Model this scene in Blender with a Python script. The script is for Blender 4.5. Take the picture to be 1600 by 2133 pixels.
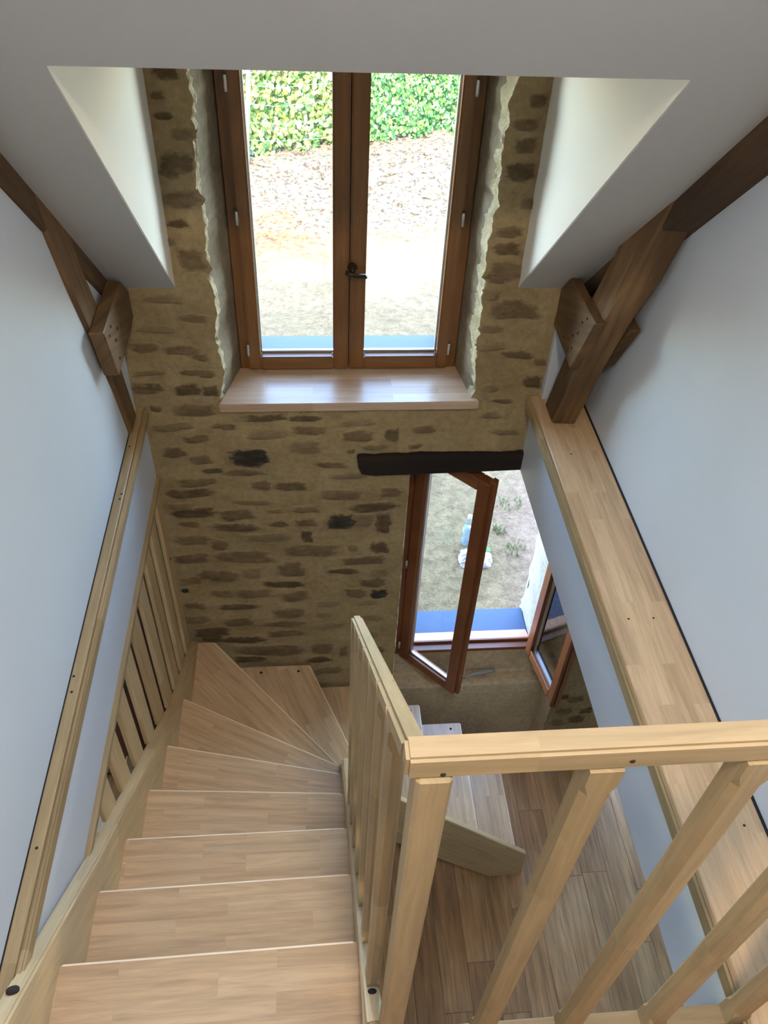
import bpy, bmesh, math, random
from mathutils import Vector, Matrix, noise
random.seed(7)
C = bpy.context.scene.collection
SC = bpy.context.scene
for o in list(bpy.data.objects): bpy.data.objects.remove(o)

# ------------------------------------------------------------------ units
# all coordinates below are in stair units (camera at the origin, x right, y to the stone wall, z up)
S = 0.85
ZF = -5.452                       # lower floor
def W(x, y, z): return Vector((x*S, y*S, (z-ZF)*S))

# ------------------------------------------------------------------ camera
def make_camera():
    yaw, pitch, roll, f = math.radians(6.696), math.radians(43.668), math.radians(-3.2686), 1680.03
    cy, sy, cp, sp = math.cos(yaw), math.sin(yaw), math.cos(pitch), math.sin(pitch)
    fw = Vector((sy*cp, cy*cp, -sp)); r = Vector((cy, -sy, 0)); d = fw.cross(r)
    cr, sr = math.cos(roll), math.sin(roll)
    r2 = cr*r + sr*d; d2 = -sr*r + cr*d
    m = Matrix((r2, -d2, -fw)).transposed().to_4x4(); m.translation = W(0, 0, 0)
    cam = bpy.data.cameras.new('camera'); o = bpy.data.objects.new('camera', cam); C.objects.link(o)
    o.matrix_world = m
    cam.sensor_fit = 'HORIZONTAL'; cam.sensor_width = 36; cam.lens = f/1600*36
    cam.clip_start = 0.02; cam.clip_end = 300
    SC.camera = o
make_camera()

# ------------------------------------------------------------------ light
SUN_EL = math.radians(39.5)
w = bpy.data.worlds.new('sky'); SC.world = w; w.use_nodes = True
nt = w.node_tree; bg = nt.nodes['Background']
sky = nt.nodes.new('ShaderNodeTexSky'); sky.sky_type = 'NISHITA'; sky.sun_disc = False
sky.sun_elevation = SUN_EL; sky.sun_rotation = math.pi; sky.dust_density = .6; sky.ozone_density = 1.5
nt.links.new(sky.outputs[0], bg.inputs[0]); bg.inputs[1].default_value = 0.98
sun = bpy.data.lights.new('sun', 'SUN'); sun.energy = 6.5; sun.angle = math.radians(0.6); sun.color = (1, .85, .62)
so = bpy.data.objects.new('sun', sun); C.objects.link(so)
sd = Vector((.10, math.cos(SUN_EL), -math.sin(SUN_EL)))
so.rotation_euler = sd.to_track_quat('-Z', 'Y').to_euler(); so.location = W(0, -10, 12)
def portal(loc, sx, sy, direction):
    l = bpy.data.lights.new('opening_portal', 'AREA'); l.shape = 'RECTANGLE'; l.size = sx*S; l.size_y = sy*S
    l.cycles.is_portal = True
    o = bpy.data.objects.new('opening_portal', l); C.objects.link(o)
    o.location = W(*loc); o.rotation_euler = Vector(direction).to_track_quat('-Z', 'Y').to_euler()
portal((.17, 3.8, -1.35), 1.2, 1.7, (0, -1, 0))
portal((1.0, 3.85, -3.6), 1.2, 2.0, (0, -1, 0))
portal((.16, .2, 1.3), 1.45, 1.6, (0, -1, -1))  # portal of the added roof opening, out of view
portal((-2.25, 3.3, -4.4), 1.2, 2.2, (0, -1, 0))  # portal of the added lower left opening, out of view
portal((2.55, 3.3, -4.35), .9, 2.3, (0, -1, 0))  # portal of the added lower right opening, out of view
SC.view_settings.view_transform = 'Standard'; SC.view_settings.look = 'None'
SC.view_settings.gamma = 1; SC.view_settings.use_curve_mapping = False
SC.view_settings.exposure = 2.55
SC.cycles.max_bounces = 8; SC.cycles.diffuse_bounces = 5; SC.cycles.glossy_bounces = 2; SC.cycles.adaptive_threshold = 0.03; SC.cycles.transparent_max_bounces = 16
SC.cycles.caustics_reflective = False; SC.cycles.caustics_refractive = False
SC.cycles.sample_clamp_indirect = 8

# ------------------------------------------------------------------ helpers
WM = {}
def thing(name, loc, label=None, cat=None, group=None, kind=None, parent=None):
    o = bpy.data.objects.new(name, None); C.objects.link(o); o.empty_display_size = .05
    m = Matrix.Translation(W(*loc)); WM[o] = m
    if parent: o.parent = parent; o.matrix_local = WM[parent].inverted() @ m
    else: o.matrix_world = m
    return tag(o, label, cat, group, kind)
def tag(o, label=None, cat=None, group=None, kind=None):
    if label: o['label'] = label
    if cat: o['category'] = cat
    if group: o['group'] = group
    if kind: o['kind'] = kind
    return o
def place(o, m, parent):
    WM[o] = m; C.objects.link(o)
    if parent: o.parent = parent; o.matrix_local = WM[parent].inverted() @ m
    else: o.matrix_world = m
    return o
def solid(name, verts, faces, mat, parent=None, gd=(1, 0, 0), bev=0, seg=1, smooth=False, raw=False, up=(0, 0, 1)):
    """verts in stair units; local X of the object is the grain direction gd"""
    P = verts if raw else [W(*v) for v in verts]
    c = sum(P, Vector())/len(P)
    X = Vector(gd).normalized(); U = Vector(up)
    if abs(X.dot(U.normalized())) > .95: U = Vector((0, 1, 0))
    Y = U.cross(X).normalized(); Z = X.cross(Y)
    R = Matrix((X, Y, Z)).transposed()
    bm = bmesh.new()
    vs = [bm.verts.new(R.transposed() @ (p-c)) for p in P]
    for f in faces:
        try: bm.faces.new([vs[i] for i in f])
        except ValueError: pass
    bmesh.ops.recalc_face_normals(bm, faces=bm.faces)
    if bev:
        ed = [e for e in bm.edges if len(e.link_faces) == 2 and e.calc_face_angle(0) > .5]
        bmesh.ops.bevel(bm, geom=ed, offset=bev*S, segments=seg, affect='EDGES', clamp_overlap=True)
    me = bpy.data.meshes.new(name); bm.to_mesh(me); bm.free()
    if smooth:
        for p in me.polygons: p.use_smooth = True
    me.materials.append(mat)
    o = bpy.data.objects.new(name, me)
    m = R.to_4x4(); m.translation = c
    return place(o, m, parent)
def prism(name, poly, axis, a0, a1, mat, parent=None, gd=(1, 0, 0), bev=0, seg=1):
    n = len(poly)
    def p(q, a): return {'x': (a, q[0], q[1]), 'y': (q[0], a, q[1]), 'z': (q[0], q[1], a)}[axis]
    vs = [p(q, a0) for q in poly]+[p(q, a1) for q in poly]
    fs = [list(range(n)), list(range(n, 2*n))[::-1]]+[[i, (i+1) % n, n+(i+1) % n, n+i] for i in range(n)]
    return solid(name, vs, fs, mat, parent, gd, bev, seg)
BOXF = [[0, 1, 2, 3], [4, 5, 6, 7], [0, 1, 5, 4], [1, 2, 6, 5], [2, 3, 7, 6], [3, 0, 4, 7]]
def box(name, x0, x1, y0, y1, z0, z1, mat, parent=None, gd=(1, 0, 0), bev=0, seg=1):
    return prism(name, [(x0, y0), (x1, y0), (x1, y1), (x0, y1)], 'z', z0, z1, mat, parent, gd, bev, seg)
def hexa(name, q0, q1, mat, parent=None, gd=None, bev=0, seg=1):
    """two quads (lists of 4 points), joined"""
    if gd is None: gd = sum((Vector(b)-Vector(a) for a, b in zip(q0, q1)), Vector())
    return solid(name, list(q0)+list(q1), BOXF, mat, parent, gd, bev, seg)
def beam(name, p0, p1, wd, ht, mat, parent=None, up=(0, 0, 1), bev=0, seg=1):
    a, b = Vector(p0), Vector(p1); X = (b-a).normalized(); U = Vector(up)
    Y = U.cross(X).normalized(); Z = X.cross(Y)
    q = [Y*s*wd/2+Z*t*ht/2 for s, t in ((-1, -1), (1, -1), (1, 1), (-1, 1))]
    return hexa(name, [a+k for k in q], [b+k for k in q], mat, parent, X, bev, seg)
def lathe(name, prof, centre, mat, parent=None, axis=(0, 0, 1), n=14, smooth=True):
    """prof: list of (r, h) in stair units along axis"""
    A = Vector(axis).normalized(); B = A.orthogonal().normalized(); D = A.cross(B); c = Vector(centre)
    vs, fs = [], []
    for r, h in prof:
        for i in range(n):
            t = 2*math.pi*i/n; vs.append(c+A*h+(B*math.cos(t)+D*math.sin(t))*r)
    for k in range(len(prof)-1):
        for i in range(n): fs.append([k*n+i, k*n+(i+1) % n, (k+1)*n+(i+1) % n, (k+1)*n+i])
    fs.append(list(range(n))[::-1]); fs.append([(len(prof)-1)*n+i for i in range(n)])
    return solid(name, vs, fs, mat, parent, gd=A, smooth=smooth)
def tube(name, pts, r, mat, parent=None, n=8):
    vs, fs = [], []; P = [Vector(p) for p in pts]
    for i, p in enumerate(P):
        t = (P[min(i+1, len(P)-1)]-P[max(i-1, 0)]).normalized()
        B = t.cross(Vector((.3, .1, 1))).normalized(); D = t.cross(B)
        rr = r[i] if isinstance(r, (list, tuple)) else r
        for k in range(n):
            a = 2*math.pi*k/n; vs.append(p+(B*math.cos(a)+D*math.sin(a))*rr)
    for i in range(len(P)-1):
        for k in range(n): fs.append([i*n+k, i*n+(k+1) % n, (i+1)*n+(k+1) % n, (i+1)*n+k])
    fs.append(list(range(n))); fs.append([(len(P)-1)*n+k for k in range(n)])
    return solid(name, vs, fs, mat, parent, gd=P[-1]-P[0], smooth=True)

# ------------------------------------------------------------------ materials
def newmat(name):
    m = bpy.data.materials.new(name); m.use_nodes = True
    return m, m.node_tree, m.node_tree.nodes['Principled BSDF']
def N(nt, t, **kw):
    n = nt.nodes.new('ShaderNode'+t)
    for k, v in kw.items(): setattr(n, k, v)
    return n
def noise_n(nt, vec, scale, detail=4, rough=.55, dist=0):
    n = N(nt, 'TexNoise'); n.inputs['Scale'].default_value = scale; n.inputs['Detail'].default_value = detail
    n.inputs['Roughness'].default_value = rough; n.inputs['Distortion'].default_value = dist
    if vec: nt.links.new(vec, n.inputs['Vector'])
    return n.outputs['Fac']
def ramp(nt, fac, stops):
    r = N(nt, 'ValToRGB'); e = r.color_ramp.elements
    while len(e) < len(stops): e.new(.5)
    for i, (p, c) in enumerate(stops):
        e[i].position = p; e[i].color = (c[0], c[1], c[2], 1) if isinstance(c, tuple) else (c, c, c, 1)
    nt.links.new(fac, r.inputs[0]); return r.outputs[0]
def mix(nt, fac, a, b, mode='MIX'):
    m = N(nt, 'MixRGB', blend_type=mode)
    for s, v in ((0, fac), (1, a), (2, b)):
        if isinstance(v, (int, float)): m.inputs[s].default_value = v
        elif isinstance(v, tuple): m.inputs[s].default_value = (*v, 1)
        else: nt.links.new(v, m.inputs[s])
    return m.outputs[0]
def bump(nt, bs, h, strength=.3, dist=.01):
    b = N(nt, 'Bump'); b.inputs['Strength'].default_value = strength; b.inputs['Distance'].default_value = dist
    nt.links.new(h, b.inputs['Height']); nt.links.new(b.outputs[0], bs.inputs['Normal'])
def objco(nt, scale=(1, 1, 1), rnd=True):
    tc = N(nt, 'TexCoord'); mp = N(nt, 'Mapping'); mp.inputs['Scale'].default_value = scale
    if rnd:
        oi = N(nt, 'ObjectInfo'); ma = N(nt, 'MATH') if False else N(nt, 'Math', operation='MULTIPLY'); ma.inputs[1].default_value = 17.3
        nt.links.new(oi.outputs['Random'], ma.inputs[0])
        va = N(nt, 'VectorMath', operation='ADD'); nt.links.new(tc.outputs['Object'], va.inputs[0]); nt.links.new(ma.outputs[0], va.inputs[1])
        nt.links.new(va.outputs[0], mp.inputs['Vector'])
    else: nt.links.new(tc.outputs['Object'], mp.inputs['Vector'])
    return mp.outputs[0]

def wood_mat(name, cols, stave=(.42, .042), rough=.45, grain=.35, staves=True, gscale=60, vary=0):
    """finger-jointed staves running along local X"""
    m, nt, bs = newmat(name); L = nt.links
    co = objco(nt)
    sp = N(nt, 'SeparateXYZ'); L.new(co, sp.inputs[0])
    ad = N(nt, 'Math', operation='ADD'); L.new(sp.outputs[1], ad.inputs[0]); L.new(sp.outputs[2], ad.inputs[1])
    cb = N(nt, 'CombineXYZ'); L.new(sp.outputs[0], cb.inputs[0]); L.new(ad.outputs[0], cb.inputs[1])
    vec = cb.outputs[0]
    lo, mid, hi = cols
    if staves:
        br = N(nt, 'TexBrick'); L.new(vec, br.inputs['Vector']); br.offset = .37; br.squash = 1
        br.inputs['Scale'].default_value = 1; br.inputs['Brick Width'].default_value = stave[0]; br.inputs['Row Height'].default_value = stave[1]
        br.inputs['Mortar Size'].default_value = .0004 if stave[1] < .2 else 0; br.inputs['Mortar Smooth'].default_value = .5
        br.inputs['Color1'].default_value = (0, 0, 0, 1); br.inputs['Color2'].default_value = (1, 1, 1, 1); br.inputs['Mortar'].default_value = (.2, .2, .2, 1)
        tone = ramp(nt, br.outputs['Color'], [(0, lo), (.5, mid), (1, hi)])
        off = br.outputs['Color']
    else:
        n0 = noise_n(nt, vec, 2.2, 2); tone = ramp(nt, n0, [(.25, lo), (.5, mid), (.75, hi)]); off = None
    # grain: stretched noise, shifted per stave
    mp = N(nt, 'Mapping'); mp.inputs['Scale'].default_value = (.07, 1, 1); L.new(vec, mp.inputs['Vector'])
    v2 = mp.outputs[0]
    if off is not None:
        mu = N(nt, 'VectorMath', operation='MULTIPLY_ADD'); mu.inputs[1].default_value = (5, 3, 9)
        L.new(off, mu.inputs[0]); L.new(v2, mu.inputs[2]); v2 = mu.outputs[0]
    g = noise_n(nt, v2, gscale, 5, .65, .6)
    g2 = noise_n(nt, v2, gscale*.25, 3, .5, 1.2)
    gc = ramp(nt, g, [(.3, 1-grain), (.62, 1.06)])
    gc2 = ramp(nt, g2, [(.3, 1-grain*.5), (.6, 1.04)])
    col = mix(nt, 1, mix(nt, 1, tone, gc, 'MULTIPLY'), gc2, 'MULTIPLY')
    if vary:
        oi = N(nt, 'ObjectInfo'); col = mix(nt, 1, col, ramp(nt, oi.outputs['Random'], [(0, 1-vary), (1, 1+vary*.6)]), 'MULTIPLY')
    L.new(col, bs.inputs['Base Color']); bs.inputs['Roughness'].default_value = rough
    bump(nt, bs, g, .12, .002)
    return m
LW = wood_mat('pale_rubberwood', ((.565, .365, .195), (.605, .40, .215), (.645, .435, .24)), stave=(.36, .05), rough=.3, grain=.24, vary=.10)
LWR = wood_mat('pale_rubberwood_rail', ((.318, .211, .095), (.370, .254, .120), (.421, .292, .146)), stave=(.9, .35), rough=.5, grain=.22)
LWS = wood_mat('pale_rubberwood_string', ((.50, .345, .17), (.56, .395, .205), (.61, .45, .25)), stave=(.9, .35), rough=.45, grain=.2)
NOSE = wood_mat('nosing_highlight_wood', ((.78, .62, .42), (.82, .67, .47), (.85, .71, .52)), stave=(.5, .4), rough=.3, grain=.1)  # pale colour paints the bright line of light on the tread edges
SILLW = wood_mat('beech_sill', ((.48, .31, .19), (.54, .37, .24), (.60, .43, .29)), stave=(.5, .05), rough=.3, grain=.15)
OAK = wood_mat('oak_plank', ((.36, .18, .07), (.46, .25, .105), (.55, .335, .16)), staves=False, rough=.4, grain=.45, gscale=45)
OLDW = wood_mat('old_dark_oak', ((.045, .021, .006), (.085, .041, .012), (.14, .072, .024)), staves=False, rough=.75, grain=.55, gscale=40)
OLDL = wood_mat('worn_oak_board', ((.085, .042, .013), (.17, .088, .031), (.28, .155, .062)), staves=False, rough=.7, grain=.45, gscale=30)
LINT = wood_mat('dark_lintel', ((.009, .004, .002), (.016, .007, .003), (.03, .014, .006)), staves=False, rough=.95, grain=.5, gscale=30)
WINW = wood_mat('stained_window_wood', ((.17, .065, .012), (.21, .085, .018), (.25, .11, .026)), staves=False, rough=.35, grain=.25, gscale=50)
WINR = wood_mat('red_stained_window_wood', ((.16, .048, .014), (.20, .062, .019), (.24, .08, .027)), staves=False, rough=.35, grain=.25, gscale=50)
FADED = wood_mat('faded_red_stain', ((.30, .12, .07), (.36, .15, .09), (.42, .19, .12)), staves=False, rough=.65, grain=.2)
REDW = wood_mat('dark_red_wood', ((.05, .012, .006), (.08, .018, .008), (.10, .026, .012)), staves=False, rough=.4, grain=.3)
POLEW = wood_mat('grey_stake', ((.35, .30, .22), (.45, .38, .28), (.55, .47, .36)), staves=False, rough=.9, grain=.3)

def plain(name, col, rough=.5, metal=0, spec=None):
    m, nt, bs = newmat(name); bs.inputs['Base Color'].default_value = (*col, 1)
    bs.inputs['Roughness'].default_value = rough; bs.inputs['Metallic'].default_value = metal
    return m
def paint_mat(name, col, rough=.6, b=.04):
    m, nt, bs = newmat(name); co = objco(nt, rnd=False)
    n = noise_n(nt, co, 2.5, 3); c = ramp(nt, n, [(.3, tuple(k*.96 for k in col)), (.7, col)])
    nt.links.new(c, bs.inputs['Base Color']); bs.inputs['Roughness'].default_value = rough
    bump(nt, bs, noise_n(nt, co, 160, 2), b, .002)
    return m
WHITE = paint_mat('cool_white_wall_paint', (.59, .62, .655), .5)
CEIL = paint_mat('ceiling_paint_shaded', (.50, .485, .45), .6)  # same paint as the dormer cheeks, shade put into a darker colour
CHEEK = paint_mat('cheek_paint_lit', (.88, .835, .73), .5)  # same paint as the ceiling, window light put into a paler colour
def mortar_mat(name, a, b, c, bs_=.6):
    m, nt, bs = newmat(name); co = objco(nt, rnd=False)
    n1 = noise_n(nt, co, 4.5, 6, .6); n2 = noise_n(nt, co, 38, 6, .65); n3 = noise_n(nt, co, 160, 3)
    col = ramp(nt, n1, [(.3, a), (.52, b), (.72, c)])
    col = mix(nt, 1, col, ramp(nt, n2, [(.28, .72), (.6, 1.05)]), 'MULTIPLY')
    nt.links.new(col, bs.inputs['Base Color']); bs.inputs['Roughness'].default_value = .95
    h = mix(nt, .5, n2, n3); bump(nt, bs, h, bs_, .012)
    return m
MORT = mortar_mat('lime_mortar', (.28, .192, .085), (.35, .252, .120), (.41, .305, .158))
REND = mortar_mat('smooth_lime_render', (.460, .368, .236), (.540, .443, .293), (.609, .512, .345), .25)
REVL = mortar_mat('grey_lime_render', (.20, .15, .085), (.26, .20, .12), (.32, .25, .155), .3)
LIME = mortar_mat('fresh_pale_lime', (.47, .38, .21), (.57, .48, .28), (.66, .57, .37), .9)
EXTW = mortar_mat('outside_wall_render', (.225, .207, .171), (.270, .252, .211), (.306, .288, .248), .6)
def stone_mat(name, a, b, c):
    """bare stone in the middle, mortar smeared over the rim (attribute 'bare')"""
    m, nt, bs = newmat(name); co = objco(nt, (1, 1, 2.0))
    n1 = noise_n(nt, co, 16, 6, .7); n2 = noise_n(nt, co, 70, 5, .7); n3 = noise_n(nt, co, 34, 5, .7)
    oi = N(nt, 'ObjectInfo')
    col = ramp(nt, n1, [(.3, a), (.5, b), (.7, c)])
    col = mix(nt, 1, col, ramp(nt, oi.outputs['Random'], [(0, (.85, .83, .8)), (1, (1.12, 1.1, 1.05))]), 'MULTIPLY')
    at = N(nt, 'Attribute'); at.attribute_name = 'bare'
    ma = N(nt, 'Math', operation='MULTIPLY_ADD'); ma.inputs[1].default_value = 1.5; ma.inputs[2].default_value = -.75
    nt.links.new(n3, ma.inputs[0]); ad = N(nt, 'Math', operation='ADD'); nt.links.new(ma.outputs[0], ad.inputs[0]); nt.links.new(at.outputs['Fac'], ad.inputs[1])
    f = ramp(nt, ad.outputs[0], [(.30, 0), (.75, .95)])
    mo = mix(nt, 1, ramp(nt, n1, [(.3, (.30, .21, .098)), (.7, (.38, .275, .138))]), ramp(nt, n2, [(.28, .74), (.6, 1.05)]), 'MULTIPLY')
    nt.links.new(mix(nt, f, mo, col), bs.inputs['Base Color']); bs.inputs['Roughness'].default_value = .95
    bump(nt, bs, mix(nt, .5, n1, n2), .8, .014)
    return m
ST = [stone_mat('pale_sandstone', (.20, .135, .066), (.25, .178, .09), (.30, .22, .12)),
      stone_mat('brown_schist', (.13, .082, .036), (.185, .122, .058), (.25, .178, .095)),
      stone_mat('dark_brown_schist', (.065, .04, .017), (.125, .08, .036), (.20, .138, .07)),
      stone_mat('black_schist_and_hole', (.012, .010, .008), (.028, .024, .018), (.10, .082, .06))]
def glass_mat():
    m, nt, bs = newmat('window_glass'); nt.nodes.remove(bs)
    out = nt.nodes['Material Output']
    tr = N(nt, 'BsdfTransparent'); tr.inputs[0].default_value = (.93, .96, .95, 1)
    gl = N(nt, 'BsdfGlossy'); gl.inputs['Roughness'].default_value = 0.0
    fr = N(nt, 'Fresnel'); fr.inputs['IOR'].default_value = 1.5
    mx = N(nt, 'MixShader'); nt.links.new(fr.outputs[0], mx.inputs[0]); nt.links.new(tr.outputs[0], mx.inputs[1]); nt.links.new(gl.outputs[0], mx.inputs[2])
    nt.links.new(mx.outputs[0], out.inputs[0]); return m
GLASS = glass_mat()
SLATE = plain('blue_slate', (.035, .06, .12), .5)
SLATE.node_tree.nodes['Principled BSDF'].inputs['Specular IOR Level'].default_value = .3
ALU = plain('aluminium_bead', (.75, .76, .78), .3, .8)
BRONZE = plain('dark_bronze', (.05, .035, .022), .4, .8)
NICKEL = plain('hinge_metal', (.6, .58, .52), .35, .9)
HOLE = plain('dark_hole', (.02, .012, .008), .9)
GAP = plain('black_gap', (.01, .01, .01), .9)
PLAST = plain('white_plastic', (.8, .8, .8), .35)
GREYP = plain('grey_green_handle', (.34, .38, .37), .45)
STEEL = plain('steel', (.45, .45, .46), .35, .9)

# ------------------------------------------------------------------ setting: stone wall
YW = 3.03
def wn(x, z): 
    v = Vector((x*3.1, 3.7, z*3.1))
    return .012*noise.noise(v)+.008*noise.noise(v*3.3)+.006*noise.noise(v*9)
def jag(z, seed, a=.022):
    return a*noise.noise(Vector((seed, 0, z*4.2)))+a*.8*noise.noise(Vector((seed+9, 0, z*13)))+a*.6*noise.noise(Vector((seed, 5, z*38)))
def eL(z): return -.402+jag(z, 1.3)
def eR(z): return .728+jag(z, 7.7)
def lL(z): return .475+jag(z, 21.1, .006)
def lR(z): return 1.603+jag(z, 33.3, .012)
wv, wf = [], []
def patch(fx0, fx1, z0, z1, nx, nz):
    b = len(wv)
    for j in range(nz+1):
        z = z0+(z1-z0)*j/nz; a, c = fx0(z), fx1(z)
        for i in range(nx+1):
            x = a+(c-a)*i/nx; wv.append((x, YW+wn(x, z), z))
    for j in range(nz):
        for i in range(nx):
            k = b+j*(nx+1)+i; wf.append([k, k+1, k+nx+2, k+nx+1])
K = lambda v: (lambda z: v)
ZS, ZL = -2.21, -2.63
patch(K(-.86), eL, ZS, -.2, 16, 100); patch(eR, K(1.075), ZS, -.2, 14, 100)
patch(K(-.86), K(1.075), ZL, ZS, 84, 18)
patch(K(-1.7), lL, ZF-.02, ZL, 72, 100); patch(K(-3.2), K(-2.8), ZF-.02, ZL, 10, 40); patch(K(-2.8), K(-1.7), -3.3, ZL, 30, 20); patch(lR, K(2.15), ZF-.02, ZL, 18, 100); patch(K(2.95), K(3.2), ZF-.02, ZL, 6, 40); patch(K(2.15), K(2.95), -3.2, ZL, 20, 16)  # leaves unseen openings left and right, added to light the lower rooms
wall = solid('wall_front', wv, wf, MORT, smooth=True)
tag(wall, 'rough lime mortared stone wall with both windows in it', kind='structure')
def strip(name, rows, mat, parent=wall, smooth=True):
    n = len(rows[0]); vs = [p for r in rows for p in r]
    fs = [[j*n+i, j*n+i+1, (j+1)*n+i+1, (j+1)*n+i] for j in range(len(rows)-1) for i in range(n-1)]
    return solid(name, vs, fs, mat, parent, smooth=smooth)
def zl(a, b, n): return [a+(b-a)*i/n for i in range(n+1)]
# upper window reveals: raw pale lime lip next to the wall, grey render behind it
def lipw(z, s): return .06+.05*noise.noise(Vector((s, 2, z*3.1)))+.045*noise.noise(Vector((s, 4, z*11)))+.03*noise.noise(Vector((s, 6, z*34)))
FY = 3.29; UX0, UX1 = -.338, .690
def rough_y(z, t, s): return .012*noise.noise(Vector((s+t*5, z*9, 1)))
for nm, e, xf, s in (('reveal', eL, UX0, 3.), ('reveal', eR, UX1, 8.)):
    rows, rows2 = [], []
    for z in zl(ZS, -.2, 200):
        x0 = e(z); d = max(.02, lipw(z, s)*(.6 if s < 5 else 1.5)); r = []
        xm = x0+(xf-x0)*(d/(FY-YW))*.9
        sg = 1 if s < 5 else -1
        rows.append([(x0, YW+wn(x0, z), z)]+[(x0+(xm-x0)*t-sg*0*t+.012*noise.noise(Vector((s, t*7, z*18)))+.006*noise.noise(Vector((s, t*17, z*45))), YW+wn(x0, z)+d*t, z) for t in (.25, .5, .75)]+[(xm, YW+d, z)])
        rows2.append([(xm+(xf-xm)*t+.004*noise.noise(Vector((s, t*3, z*7))), YW+d+(FY+.02-YW-d)*t, z) for t in (0, .33, .66, 1)])
    strip('lime_lip', rows, LIME); strip(nm, rows2, REVL)
# lower window reveals and niche below it
LY = 3.30; LX0, LX1 = .512, 1.505; NY = 3.2; ZN = -4.77; ZB = -4.53
rows = [[(lL(z), YW+wn(lL(z), z), z), (.49, 3.12, z), (LX0, LY+.02, z)] for z in zl(ZF-.02, ZL+.05, 60)]
strip('reveal', rows, REND, smooth=False)
rows = [[(lR(z), YW+wn(lR(z), z), z), (1.597+jag(z, 4, .006), 3.1, z), (1.585, NY, z), (1.50, LY+.02, z)] for z in zl(ZF-.02, ZL+.05, 90)]
strip('reveal', rows, REND, smooth=False)
rows = []
def ny(x): return .012*noise.noise(Vector((x*5, 2, 0)))
for i in range(31):
    x = .48+(1.60-.48)*i/30
    rows.append([(x, NY, ZF-.02), (x, NY+ny(x)*.4, -5.1), (x, NY, ZN-.03), (x, NY+.012, ZN-.008+ny(x)*.4), (x, NY+.05, ZN), (x, LY-.012, ZN+.004), (x, LY, ZN+.02), (x, LY+.005, ZB), (x, LY+.08, ZB)])
strip('niche', rows, REND, smooth=False)
box('soffit', .2, 1.6, 3.06, 3.75, ZL+.01, ZL+.1, REND, wall)
# outside jambs, and outside face so the wall has its thickness
YO = 3.78
def ext_jamb(x, seed, z0, z1, sg):
    rows = [[(x, 3.36, z), (x+jag(z, seed, .012), 3.5, z), (x+sg*.01+jag(z, seed+2, .02), 3.64, z), (x+sg*.02+jag(z, seed+4, .03), YO, z)] for z in zl(z0, z1, 60)]
    strip('outer_jamb', rows, EXTW)
ext_jamb(.672, 50, -2.3, -.35, 1); ext_jamb(-.33, 60, -2.3, -.35, -1)
ext_jamb(1.50, 70, -4.75, -2.5, 1); ext_jamb(.505, 80, -4.75, -2.5, -1)
for a in ((-4, -2.8, -5.8, 0), (-2.8, -1.7, -3.3, 0), (-1.7, -.34, -5.8, 0), (.70, .72, -2.3, 0), (.72, 5, -2.6, 0), (-.34, .70, -2.6, -2.42), (-.34, .49, -5.8, -2.6), (.49, 1.53, -5.8, -4.85), (1.53, 2.15, -5.8, -2.6), (2.15, 2.95, -3.2, -2.6), (2.95, 5, -5.8, -2.6)):
    box('outer_face', a[0], a[1], YO, YO+.03, a[2], a[3], EXTW, wall)

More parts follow.
